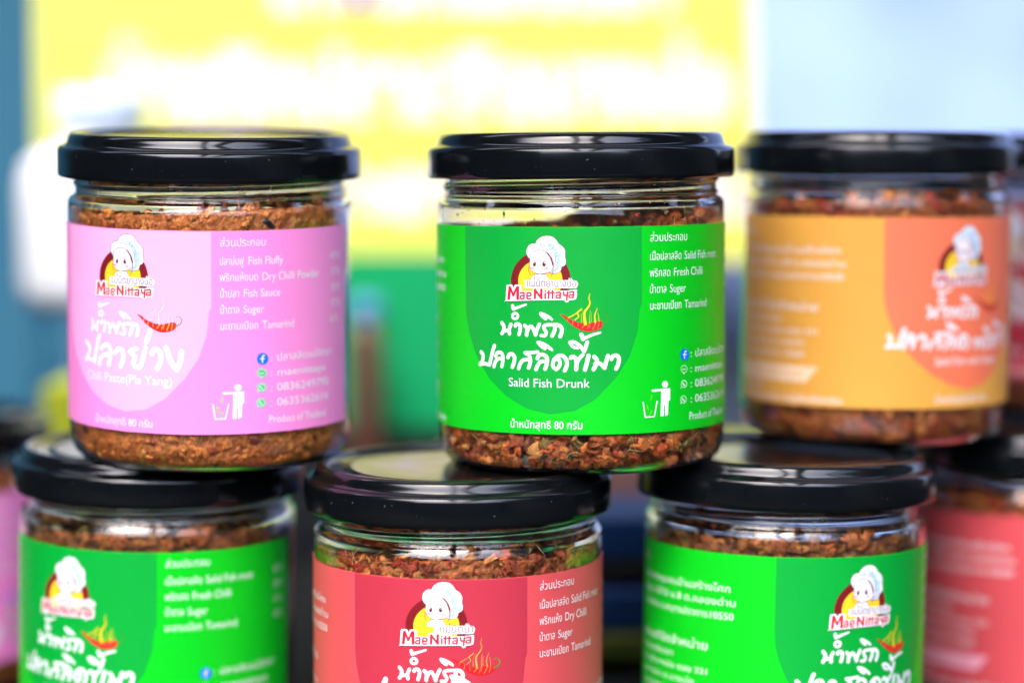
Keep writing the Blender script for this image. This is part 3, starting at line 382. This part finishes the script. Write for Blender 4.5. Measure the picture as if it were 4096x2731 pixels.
class Print:
    """collects flat coloured shapes and wraps them onto the label cylinder"""
    def __init__(s): s.V = []; s.F = []; s.M = []; s.mats = []; s.lay = []
    def _mi(s, m):
        if m not in s.mats: s.mats.append(m)
        return s.mats.index(m)
    def add(s, v, f, m, layer):
        o = len(s.V); i = s._mi(m); s.V += [(x, y, layer) for x, y in v]; s.F += [tuple(k+o for k in t) for t in f]; s.M += [i]*len(f)
    def polys(s, P, m, layer): s.add(*union(P), m, layer)
    def text(s, t, u0, v0, cap, m, layer=5, u1=None, w=None):
        v, f = text2d(t, cap/.70)
        mx = max(p[0] for p in v); k = ((u1-u0)/mx) if u1 is not None else (w or .82)
        s.add([(u0+x*k, v0+y) for x, y in v], f, m, layer)
    def build(s, name, parent, zoff=9.5, r0=RL):
        bm = bmesh.new(); vs = [bm.verts.new(p) for p in s.V]
        for f, mi in zip(s.F, s.M):
            try: fc = bm.faces.new([vs[i] for i in f]); fc.material_index = mi
            except ValueError: pass
        for fc in bm.faces:
            fc.normal_update()
            if fc.normal.z < 0: fc.normal_flip()
        lo = min(p[0] for p in s.V); hi = max(p[0] for p in s.V)
        k = math.ceil(lo/STEP)
        while k*STEP < hi:
            x = k*STEP; geom = [f for f in bm.faces if min(v.co.x for v in f.verts) < x-1e-4 and max(v.co.x for v in f.verts) > x+1e-4]
            if geom:
                es = {e for f in geom for e in f.edges}; vv = {v for f in geom for v in f.verts}
                bmesh.ops.bisect_plane(bm, geom=list(vv)+list(es)+geom, dist=1e-5, plane_co=(x, 0, 0), plane_no=(1, 0, 0))
            k += 1
        nrm = []
        for v in bm.verts:
            u, y, lay = v.co; r = r0 + lay*.022
            a0 = math.floor(u/STEP)*STEP; t = (u-a0)/STEP; A, B = a0/RU, (a0+STEP)/RU
            sx = math.sin(A)*(1-t)+math.sin(B)*t; cx = math.cos(A)*(1-t)+math.cos(B)*t
            v.co = (r*sx*MM, -r*cx*MM, (y*.993+zoff)*MM); nrm.append((math.sin(u/RU), -math.cos(u/RU), 0))
        me = bpy.data.meshes.new(name); bm.to_mesh(me); bm.free()
        for m in s.mats: me.materials.append(m)
        me.polygons.foreach_set('use_smooth', [True]*len(me.polygons))
        me.normals_split_custom_set_from_vertices(nrm); me.update()
        return link(bpy.data.objects.new(name, me), parent)
def ink(name, rgb, rough=.45): return mat('print ' + name, srgb(*rgb), rough, .25, bump=(2600, .00006), var=(60, .035))
WHITE = ink('white', (232, 238, 240)); MAROON = ink('maroon', (120, 22, 30)); YEL = ink('yellow', (250, 205, 40)); REDI = ink('red', (205, 18, 40))
HATW = ink('hat white', (222, 234, 240)); SHADE = ink('pale blue', (178, 208, 240)); SKIN = ink('skin', (246, 236, 240)); DARKM = ink('dark maroon', (90, 12, 24)); BLUSH = ink('blush', (250, 165, 215))
CHR = ink('chili red', (205, 30, 35)); CHO = ink('chili stripe', (240, 130, 70)); STEM = ink('stem green', (70, 150, 20)); FLAME = ink('flame yellow', (235, 205, 30)); WISP = ink('flame green', (150, 200, 20))
FB = ink('blue', (0, 110, 235)); ICG = ink('icon green', (70, 200, 120)); LEAFG = ink('leaf green', (90, 215, 30)); PURPLE = ink('plum', (120, 30, 70)); STEAM = ink('steam', (250, 225, 240)); ORFL = ink('orange flame', (240, 170, 60))

def logo(parent, dv=0, du=0, short=False):
    P = Print(); L = ART['logo']; X = lambda p: xf(p, du, dv)
    S = lambda a, th=1.0: [q for s in a for q in stroke(s, du, dv, 1, th)]
    P.polys([X(L['ringM'])], MAROON, 2); P.polys([X(L['ringY'])], YEL, 3)
    P.polys([X(L['body'])], HATW, 4); P.polys(S(L['bodyline']), PURPLE, 5)
    P.polys([smooth_poly(X(L['hat']))], HATW, 6); P.polys([X(L['shade'])], SHADE, 7); P.polys(S(L['hatline'])+S(L['lines']), DARKM, 8)
    P.polys([smooth_poly(X(L['face']))], SKIN, 9); P.polys([X(L['ear'])], SKIN, 9.5); P.polys([X(L['hair'])], MAROON, 10); P.polys(S(L['faceline'])+S(L['earline']), MAROON, 11)
    P.polys([X(q) for q in L['blush']], BLUSH, 10); P.polys([X(q) for q in L['eyes']], DARKM, 11); P.polys([X(q) for q in L['glint']], WHITE, 12); P.polys(S(L['feat']), DARKM, 11.5)
    pl = [[(max(x, -1.9), y) for x, y in L['pill'][0]], L['pill'][1]] if short else L['pill']
    P.polys([smooth_poly(X(q), 2) for q in pl], WHITE, 12); P.polys(S(L['brand']), REDI, 13)
    u0, u1, v0 = ART['logotext']
    if short: P.text('แม่นิตยา', u0+4.2+du, v0+.1+dv, 1.9, PURPLE, 13, u1=u1+du)
    else: P.text('แม่นิตยาบางบ่อ', u0+.1+du, v0+.1+dv, 1.85, PURPLE, 13, u1=u1+du)
    return P.build('logo', parent)
G_ = ART['gly']
def gp(keys_off, k=1.0, du=0, dv=0, thick=1.0):
    out = []
    for key, ox, oy in keys_off:
        for s in G_[key]:
            if 'poly' in s: out.append(xf(smooth_poly(s['poly']), du+ox*k, dv+oy*k, k))
            else: out += stroke(s, du+ox*k, dv+oy*k, k, thick)
    return out
def name_art(parent, kind):
    P = Print(); o1, o2 = dict(pink=(1.1, .3), red=(2.2, 1.6)).get(kind, (0, 0))
    r1 = [q for s in ART['row1'] for q in stroke(s, o1, o2)] + [xf(smooth_poly(ART['leaf1']), o1, o2)]
    P.polys(r1, WHITE, 3)
    full = [(k, 0, 0) for k in ('po', 'lo', 'aa', 'so', 'lo2', 'leaf', 'do')]
    if kind == 'green':
        P.polys(gp(full+[(k, 0, 0) for k in ('kho', 'ii', 'tho', 'e', 'mo', 'aa2')]), WHITE, 4)
        P.text('Salid Fish Drunk', -9.76, 11.6, 2.15, WHITE, 3, u1=10.6)
    elif kind == 'pink':
        P.polys([q for s in ART['pink2'] for q in stroke(s)], WHITE, 4)
        P.text('Chili Paste(Pla Yang)', -12.66, 12.2, 2.3, WHITE, 3, u1=13.9)
    elif kind == 'orange':
        base = gp(full, 1.0, -4.2, 0)
        r = [q for s in ART['row1'][7:] for q in stroke(s, 8.6, -8.4)] + [xf(smooth_poly(ART['leaf1']), 8.6, -8.4)]
        P.polys(base + r, WHITE, 4)
        P.polys(gp([('kho', 7.4, 0), ('leaf', 14.1, 0)], 1) + [q for s in ART['pink2'][-2:] for q in stroke(s, 6, -.5, 1)], WHITE, 5)
        P.text('Salid Fish with Ginger', -9.5, 11.6, 2.15, WHITE, 3, u1=13.5)
    else:
        P.polys(gp(full, 1.4, 6.2, -4.6), WHITE, 4)
        P.text('Salid Fish', -6, 7.2, 2.15, WHITE, 3, u1=6)
    return P.build('product_name', parent)
def chili(parent, kind, du=0, dv=0):
    P = Print(); c = ART['chili']; S = lambda a, th=1: [q for s in a for q in stroke(s, du, dv, 1, th)]
    fl = dict(green=FLAME, pink=STEAM, orange=ORFL, red=ORFL)[kind]; th = dict(green=1, pink=.3, orange=.9, red=.55)[kind]
    P.polys([smooth_poly(xf(c['body'], du, dv))], CHR, 5); P.polys(S(c['stripe'], .8), CHO if kind != 'pink' else YEL, 6); P.polys(S(c['stem']), STEM, 6)
    P.polys(S(c['wisp'], th), WISP if kind == 'green' else fl, 6.5); P.polys(S(c['flame'], th), fl, 7)
    return P.build('chili_picture', parent)
def right_panel(parent, kind):
    P = Print(); T = ART['right']; W = WHITE
    L2 = dict(green=[('เนื้อปลาสลิด', 'Salid Fish meat', '50 %'), ('พริกสด', 'Fresh Chilli', '20 %'), ('น้ำตาล', 'Suger', '15 %'), ('มะขามเปียก', 'Tamarind', '15 %')],
              pink=[('ปลาป่นฟู', 'Fish Fluffy', '47 %'), ('พริกแห้งบด', 'Dry Chilli Powder', '17 %'), ('น้ำปลา', 'Fish Sauce', '13 %'), ('น้ำตาล', 'Suger', '17 %'), ('มะขามเปียก', 'Tamarind', '6 %')],
              red=[('เนื้อปลาสลิด', 'Salid Fish meat', '50 %'), ('พริกแห้ง', 'Dry Chilli', '20 %'), ('น้ำตาล', 'Suger', '15 %'), ('มะขามเปียก', 'Tamarind', '15 %')])
    L2['orange'] = L2['red']
    P.text('ส่วนประกอบ', 25.7, 47.0, 1.95, W, u1=37.1)
    for i, (th, en, pc) in enumerate(L2[kind]):
        v = 42.4 - 4.03*i; n = len([c for c in th if not (0xe31 <= ord(c) <= 0xe3a or 0xe47 <= ord(c) <= 0xe4e) or c == 'ำ'])
        u1 = 25.6 + 1.19*n; P.text(th, 25.6, v, 1.95, W, u1=u1)
        P.text(en, u1+1.0, v, 2.05, W, w=.80); P.text(pc, 58.2, v, 1.9, W, w=.85)
    P.text('Product of Thailand', 37.8, 2.4, 1.95, W, u1=56.0)
    for i, (t, cap) in enumerate([('ปลาสลิดแม่นิตยา', 1.9), ('maenittaya', 1.9), ('0836249795', 2.0), ('0635362614', 2.0)]):
        v = 18.0 - 3.79*i; P.text(':', 38.35, v, 1.9, W); P.text(t, 40.0, v, cap, W, u1=[58.6, 56, 57.2, 57.0][i])
    c = P.build('ingredient_text', parent)
    Q = Print(); Q.polys(T['man'], W, 4); Q.polys([q for s in T['bin'] for q in stroke(s, sub=1)], W, 4); Q.polys(T['leaves'], LEAFG, 5)
    Q.build('litter_symbol', parent)
    Q = Print(); Q.polys([T['fb']], FB, 4); Q.polys([q for s in T['fbf'] for q in stroke(s)], W, 5)
    if kind == 'pink': Q.polys(T['ringsolid'], ICG, 4)
    Q.polys([q for s in T['rings']+T['icon'] for q in stroke(s)], W, 5); Q.build('contact_icons', parent)
def left_panel(parent, kind, bgcol):
    P = Print(); W = WHITE; u = -69.5
    P.text('ผลิต', u, 45.6, 2.0, W)
    for i, t in enumerate(['วิสาหกิจชุมชนบ้านสร้างโศก', 'ที่อยู่ 167/5 ม.8 ต.คลองด่าน', 'อ.บางบ่อ จ.สมุทรปราการ10550']): P.text(t, u+.6, 41.0-3.5*i, 1.8, W, u1=-34.0+[-1, .4, 0][i])
    P.text('สถานที่จัดจำหน่าย', u, 25.6, 2.2, W, u1=-41)
    for i, (t, e) in enumerate([('ร้านแม่นิตยา', -52.5), ('ตลาดน้ำบางบ่อ ซอย 331', -41), ('ต.บางบ่อ อ.บางบ่อ', -45), ('จ.สมุทรปราการ 10560', -45)]): P.text(t, u, 22.4-3.1*i, 1.55, W, u1=e)
    P.polys([[(u-1.2, 10.6), (-40.5, 10.6), (-44.2, 6.3), (u-1.2, 6.3)]], ink('banner ' + kind, dict(green=(170, 240, 190), pink=(255, 225, 245), orange=(250, 215, 175), red=(250, 170, 190))[kind]), 3)
    P.text('เลขที่อนุญาต 11-2-0', u+4, 7.7, 1.5, ink('panel '+kind, bgcol), 5, u1=-46)
    P.text('ข้อแนะนำ', u, 3.9, 1.6, W, u1=-60); P.text('เปิดแล้วควรเก็บ ในตู้เย็นให้มิดชิด', u, 1.0, 1.6, W, u1=-34)
    P.build('info_text', parent)

KINDS = dict(green=((0, 198, 28), (0, 160, 52)), pink=((255, 142, 214), (255, 176, 228)), orange=((228, 164, 70), (244, 122, 86)), red=((216, 80, 86), (182, 52, 70)))
def label_tree(parent, kind):
    bgc, mc = KINDS[kind]; paper = ink('panel ' + kind, bgc); panel = ink('main panel ' + kind, mc)
    u0, u1, H = -72.3, 66.6, 50.8; n0 = math.floor(u0/STEP); us = [u0] + [k*STEP for k in range(n0+1, math.ceil(u1/STEP))] + [u1]
    V = []; F = []
    for u in us:
        a = u/RU
        for r, z in ((RL, 0), (RL, H), (RL-.16, H), (RL-.16, 0)): V.append((r*math.sin(a)*MM, -r*math.cos(a)*MM, (9.5+z*.993)*MM))
    for i in range(len(us)-1):
        for k in range(4): F.append((i*4+k, i*4+4+k, i*4+4+(k+1) % 4, i*4+(k+1) % 4))
    F += [(0, 1, 2, 3), tuple(len(V)-4+k for k in (3, 2, 1, 0))]
    lab = meshobj('label', V, F, paper, parent, smooth=False)
    nr = []
    me = lab.data; bmm = bmesh.new(); bmm.from_mesh(me); bmesh.ops.recalc_face_normals(bmm, faces=bmm.faces); bmm.to_mesh(me); bmm.free()
    me.polygons.foreach_set('use_smooth', [True]*len(me.polygons))
    ln = []
    for p in me.polygons:
        for li in p.loop_indices:
            v = me.vertices[me.loops[li].vertex_index].co
            rad = Vector((v.x, v.y, 0)).normalized(); ln.append(tuple(rad if p.normal.dot(rad) > .5 else (-rad if p.normal.dot(rad) < -.5 else p.normal)))
    me.normals_split_custom_set(ln); me.update()
    P = Print(); m = ART['main']
    mk = .945 if kind == 'red' else 1
    P.polys([[(23.6*mk, H-.15), (-23.6*mk, H-.15), (-23.6*mk, 32)] + [(q[0]*mk, q[1]) for q in m] + [(23.6*mk, 32)]], panel, 1)
    P.build('main_panel', lab)
    pk = kind == 'pink'
    rd = kind == 'red'
    logo(lab, 1.0 if pk else 1.7 if rd else 0, 1.8 if pk else 1.2 if rd else 0, short=rd); name_art(lab, kind); chili(lab, kind, 1.3 if pk else 0, .2 if pk else 1.9 if rd else 0)
    P = Print(); P.text('น้ำหนักสุทธิ 80 กรัม', -9.4, 1.45, 1.9, WHITE, 4, u1=8.8); P.build('net_weight_text', lab)
    right_panel(lab, kind); left_panel(lab, kind, bgc)
    return lab

# ------------------------------------------------------------------ jars
def copy_tree(o, parent=None):
    c = o.copy(); COL.objects.link(c); c.parent = parent
    for ch in list(o.children): copy_tree(ch, c)
    return c
PROTO_LABEL = {}
def make_jar(kind, paste_me, pos, tilt, turn, label, dz=0):
    """pos (mm, camera ground frame), tilt (deg about X, Y), turn = where the main panel faces"""
    e = bpy.data.objects.new('chili_paste_jar', None); link(e); e.empty_display_size = .03
    e.location = (pos[0]*MM, pos[1]*MM, pos[2]*MM)
    e.rotation_mode = 'XYZ'; e.rotation_euler = (R_(tilt[0]), R_(tilt[1]), 0)
    tag(e, label, 'jar', 'jars of chili paste stacked on the table')
    b = link(bpy.data.objects.new('jar_body', GLASS_ME), e); b.rotation_euler = (0, 0, R_(turn*1.7+40))
    l = link(bpy.data.objects.new('lid', LID_ME), e)
    l.rotation_euler = (0, 0, R_(turn*3+17)); du_ = link(bpy.data.objects.new('dust', DUST[int(abs(pos[0])) % 3]), l); du_['kind'] = 'stuff'
    p = link(bpy.data.objects.new('chili_paste', paste_me), e); p['kind'] = 'stuff'
    if kind not in PROTO_LABEL: lab = PROTO_LABEL[kind] = label_tree(e, kind)
    else: lab = copy_tree(PROTO_LABEL[kind], e)
    turn -= math.degrees(math.atan2(pos[0], pos[1]))
    lab.rotation_euler = (0, 0, R_(turn)); lab.location = (0, 0, dz*MM)
    return e
def sstep(x, a, b): x = min(1, max(0, (x-a)/(b-a))); return x*x*(3-2*x)
brown = [(.38, .12, .035), (.30, .08, .025), (.46, .16, .045), (.24, .06, .02), (.42, .12, .035), (.34, .10, .03), (.50, .21, .06), (.15, .04, .015), (.44, .14, .04), (.32, .09, .03), (.42, .08, .022), (.38, .12, .04), (.28, .07, .025), (.36, .10, .03), (.16, .12, .035), (.40, .13, .04)]
orange_ = [(.46, .17, .045), (.40, .13, .035), (.52, .21, .06), (.34, .09, .03), (.48, .18, .05), (.30, .06, .02), (.56, .26, .08), (.42, .15, .04), (.38, .12, .035), (.5, .19, .055), (.17, .03, .03), (.45, .17, .05), (.58, .30, .08)]
redbr = [(.42, .10, .03), (.30, .06, .022), (.50, .20, .05), (.24, .05, .02), (.46, .20, .06), (.35, .04, .015), (.12, .03, .015)]
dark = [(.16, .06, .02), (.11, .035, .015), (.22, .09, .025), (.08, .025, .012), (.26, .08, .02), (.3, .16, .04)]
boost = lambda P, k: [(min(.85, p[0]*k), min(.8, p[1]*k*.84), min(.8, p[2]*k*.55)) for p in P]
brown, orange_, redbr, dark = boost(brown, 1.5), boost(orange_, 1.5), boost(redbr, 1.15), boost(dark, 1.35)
pG = make_paste(11, brown, lambda a: 57 + 8.5*sstep(math.cos(a-R_(118)), .15, .6), 2.0, 420, 500, fibres=300, depth=1.25, fibre_col=(.55, .38, .1),
    flecks=[(21, 62.6, .55, (.55, .02, .01)), (12, 61, .4, (.3, .26, .1)), (-33, 63, .35, (.06, .12, .03)), (-5, 66, .3, (.4, .15, .03)), (34, 65.5, .3, (.4, .2, .04)), (28, 61.6, .5, (.2, .2, .06)), (-20, 4.2, 1.9, (.75, .34, .08)), (-13, 4.0, 1.7, (.04, .12, .02)), (-36, 3.8, 1.2, (.05, .1, .02))] + [(a_, z_, s_, c_) for a_, z_, s_, c_ in [(random.Random(i).uniform(-85, 85), random.Random(i+50).uniform(2.5, 9), random.Random(i+90).uniform(.7, 1.4), random.Random(i+7).choice([(.62, .27, .06), (.55, .2, .05), (.02, .05, .012), (.45, .06, .02)])) for i in range(26)]] + specks(5, 160, 60, 72.4))
pP = make_paste(12, orange_, lambda a: 65.2 + 1.0*math.sin(2*a) , 1.2, 320, 500, fibres=160, fibre_col=(.6, .32, .12), depth=.55, flecks=[(30, 61.6, 1.4, (.03, .03, .03))] + specks(6, 50, 66, 72.4))
pO = make_paste(13, redbr, lambda a: 65.0 + 1.2*math.sin(a*2+1), 1.8, 450, 400, depth=.6)
pR = make_paste(14, redbr, lambda a: 64.2 - 3.0*max(0, -math.sin(a+.2)) - 1.5*max(0, math.sin(a))**2, 1.6, 400, 500, depth=.6, fibres=80, fibre_col=(.6, .35, .15), flecks=[(19, 66.6, .5, (.5, .02, .01))] + specks(7, 60, 62, 72))
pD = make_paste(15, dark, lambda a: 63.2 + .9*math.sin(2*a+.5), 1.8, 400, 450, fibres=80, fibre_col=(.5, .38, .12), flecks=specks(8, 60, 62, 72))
Z0 = 0.2
JARS = [
 ('green', pG, (17.95, 619, 82.9), (.4, -.35), -13.4, 'sharp green label jar at the centre of the upper row before the yellow sign'),
 ('pink', pP, (-79.0, 630.7, 83.3), (2.9, .55), -37, 'pink label jar of orange crumbs, leftmost of the upper row'),
 ('orange', pO, (100.4, 670.2, 83.9), (.31, .4), 41, 'orange and yellow label jar standing upper right on the black lids'),
 ('red', pR, (-13.8, 611.5, Z0-.4), (1.2, 0), -8, 'red label jar in the middle of the lower row under the upper green one', -.8),
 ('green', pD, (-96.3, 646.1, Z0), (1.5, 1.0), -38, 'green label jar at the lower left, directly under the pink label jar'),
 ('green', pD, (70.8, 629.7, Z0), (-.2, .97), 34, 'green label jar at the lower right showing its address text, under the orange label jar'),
 ('red', pR, (179, 742, 84.2), (0, 0), -42, 'red label jar half cut off at the right edge, behind the orange label jar'),
 ('red', pO, (153, 698, Z0), (0, 0), 44, 'blurred red label jar at the lower right edge with its text column facing forward'),
 ('pink', pP, (-181, 735, Z0), (0, 0), -14, 'blurred pink label jar half cut off at the lower left edge'),
]
for j in JARS: make_jar(*j)

# ------------------------------------------------------------------ background things (far out of focus)
# yellow sign board with rows of white lettering, green lower board on the same black stand
sg = bpy.data.objects.new('yellow_sign', None); link(sg); sg.location = (-.05, 1.0, 0)
tag(sg, 'large yellow sign board with rows of white lettering standing behind the jars', 'sign')
YB = mat('sign yellow', srgb(184, 187, 80), .6, .2, var=(6, .04))
WB = mat('sign white', (.56, .45, .60), .6)
def card(name, x0, x1, z0, z1, y, d, m, parent, r=.01, lean=0):
    bm = bmesh.new(); pts = []
    for cx, cz, a0 in ((x1-r, z1-r, 0), (x0+r, z1-r, 90), (x0+r, z0+r, 180), (x1-r, z0+r, 270)):
        for k in range(6):
            a = R_(a0+18*k); X = cx+r*math.cos(a); Z = cz+r*math.sin(a)
            pts.append((X + (lean*(z1-Z) if X > (x0+x1)/2 else 0), Z))
    f = [bm.verts.new((p[0]-parent.location.x, y-parent.location.y, p[1])) for p in pts]; b = [bm.verts.new((p[0]-parent.location.x, y+d-parent.location.y, p[1])) for p in pts]
    bm.faces.new(f); bm.faces.new(b[::-1])
    for i in range(len(pts)): bm.faces.new((f[i], b[i], b[(i+1) % len(pts)], f[(i+1) % len(pts)]))
    bmesh.ops.recalc_face_normals(bm, faces=bm.faces)
    return bmobj(name, bm, m, parent)
card('board', -.196, .0955, .118, .34, 1.0, .004, YB, sg, .004, .03)
def sign_line(name, s, x0, x1, z, hgt, wgt=.0016):
    c = bpy.data.curves.new('t', 'FONT'); c.body = s; c.size = 1; c.offset = .05; c.extrude = 0; c.resolution_u = 2
    o = bpy.data.objects.new('t', c); COL.objects.link(o); dg = bpy.context.evaluated_depsgraph_get(); m = bpy.data.meshes.new_from_object(o.evaluated_get(dg))
    bpy.data.objects.remove(o); mx = max(v.co.x for v in m.vertices)
    for v in m.vertices: v.co = ((x0 + v.co.x/mx*(x1-x0)) - sg.location.x, -.0012, z + v.co.y*hgt)
    m.materials.clear(); m.materials.append(WB); m.name = name
    return link(bpy.data.objects.new(name, m), sg)
for s, x0, x1, z, h in [('น้ำพริกแม่นิตยา', -.10, .066, .222, .034), ('น้ำพริกปลาสลิดบางบ่อ', -.168, .090, .1775, .036), ('อร่อย สะอาด รสเด็ด', -.165, .094, .1365, .030)]:
    sign_line('lettering', s, x0, x1, z, h)

GB = mat('board green', srgb(0, 126, 74), .7, .15, var=(8, .12))
gb = bpy.data.objects.new('green_board', None); link(gb); gb.location = (0, .985, 0)
tag(gb, 'green board standing under the yellow sign between the two upper jars', 'board')
card('panel', -.075, .03, .05, .1215, .985, .004, GB, gb, .004)
card('foot', -.26, .09, 0.001, .0495, .987, .02, mat('black plastic', (.006, .008, .01), .6, .2), gb, .004)
lw = tag(bmobj('blue_wall', box(-.95, 1.62, .2, 1.7, .04, 1.6, .004), mat('teal blue paint', srgb(26, 72, 94), .6, .2, var=(3, .12))), 'teal blue wall panel at the far left behind the jars', 'wall')
# pale blue tarpaulin with folds
v = []; f = []; nx, nz = 120, 10
for i in range(nx+1):
    x = -.12 + 1.5*i/nx
    for k in range(nz+1):
        z = .045 + 1.055*k/nz
        v.append((x, 1.58 + .012*math.sin(x*19+.6*math.sin(z*5)) + .005*math.sin(x*47+1), z))
for i in range(nx):
    for k in range(nz): a = i*(nz+1)+k; f.append((a, a+nz+1, a+nz+2, a+1))
tp = meshobj('tarpaulin', v, f, mat('pale blue tarpaulin', srgb(118, 140, 190), .6, .2, var=(6, .5)))
md = tp.modifiers.new('thick', 'SOLIDIFY'); md.thickness = .002
tag(tp, 'pale blue tarpaulin hanging in folds at the upper right behind the jars', 'tarpaulin')
rw = tag(bmobj('grey_blue_wall', box(.75, 1.7, .15, 1.6, .04, 1.2, .004), mat('grey blue paint', srgb(112, 128, 150), .6, var=(3, .12))), 'grey blue wall below the pale tarpaulin at the right', 'wall')
ct = bpy.data.objects.new('white_container', None); link(ct); ct.location = (-.158, .93, 0)
tag(ct, 'white rounded container standing left of the pink label jar', 'container')
vv, ff = lathe([(0, 104), (26, 104), (30, 106), (31, 112), (31, 150), (29, 158), (22, 163), (15, 165), (15, 172), (0, 172)], 48, None, False)
meshobj('bottle', vv, ff, mat('white plastic', (.8, .82, .84), .35), ct)
vv, ff = lathe([(16.5, 172.3), (17, 173), (17, 184), (16, 185.5), (0, 185.5)], 48, None, False)
meshobj('cap', vv, ff, mat('pale blue plastic', srgb(190, 208, 228), .5), ct)
vv, ff = lathe([(0, 1), (27, 1), (28, 3), (28, 101), (27, 103), (0, 103)], 48, None, False)
meshobj('base', vv, ff, mat('teal plastic', srgb(40, 90, 115), .4), ct)
bb = bpy.data.objects.new('brown_bottle', None); link(bb); bb.location = (-.0585, .965, 0)
tag(bb, 'small brown bottle with a blue cap in front of the green board', 'bottle')
vv, ff = lathe([(0, 1), (6, 1), (6.5, 3), (6.5, 84), (6, 90), (5, 95), (0, 95)], 32, None, False)
meshobj('bottle', vv, ff, mat('brown glass', (.10, .04, .03), .2), bb)
vv, ff = lathe([(5.6, 95.2), (6, 96), (6, 103), (5, 104), (0, 104)], 32, None, False)
meshobj('cap', vv, ff, mat('blue cap', srgb(60, 110, 160), .4), bb)
tag(bmobj('carton', box(-.149, .86, .041, .03, .05, .080, .002), mat('yellow carton', srgb(150, 160, 30), .7, .2)), 'yellow green carton low behind the left edge of the pink label jar', 'carton')
tag(bmobj('carton', box(.083, .90, .0275, .03, .04, .053, .002), mat('yellow carton', srgb(205, 215, 60), .6)), 'yellow green carton low in the gap between the upper green and orange jars', 'carton')
tag(bmobj('cardboard_box', box(.035, .835, .0295, .12, .05, .057, .002), mat('brown cardboard', (.20, .10, .085), .8, var=(20, .1))), 'brown cardboard box in the gap under the upper green jar', 'box')
tag(bmobj('packet', box(.035, .775, .0055, .09, .05, .009, .002), mat('olive print', (.05, .065, .01), .7, .15)), 'flat olive packet lowest in the gap between the red and green lower jars', 'packet')
tag(bmobj('packet', box(.037, .777, .0172, .09, .05, .0135, .002), mat('navy print', (.004, .028, .10), .7, .15)), 'navy blue packet lying on the olive one', 'packet')
tag(bmobj('packet', box(.034, .779, .0285, .086, .05, .0075, .002), mat('black gap filler', (.004, .004, .005), .7, .15)), 'black slab standing in for the dark gap between the two navy blue packets', 'packet')  # black slab put in for the dark gap in the pile
tag(bmobj('packet', box(.036, .780, .0398, .086, .05, .0142, .002), mat('navy print', (.004, .028, .10), .7, .15)), 'navy blue packet on top of the pile beside the cardboard box', 'packet')
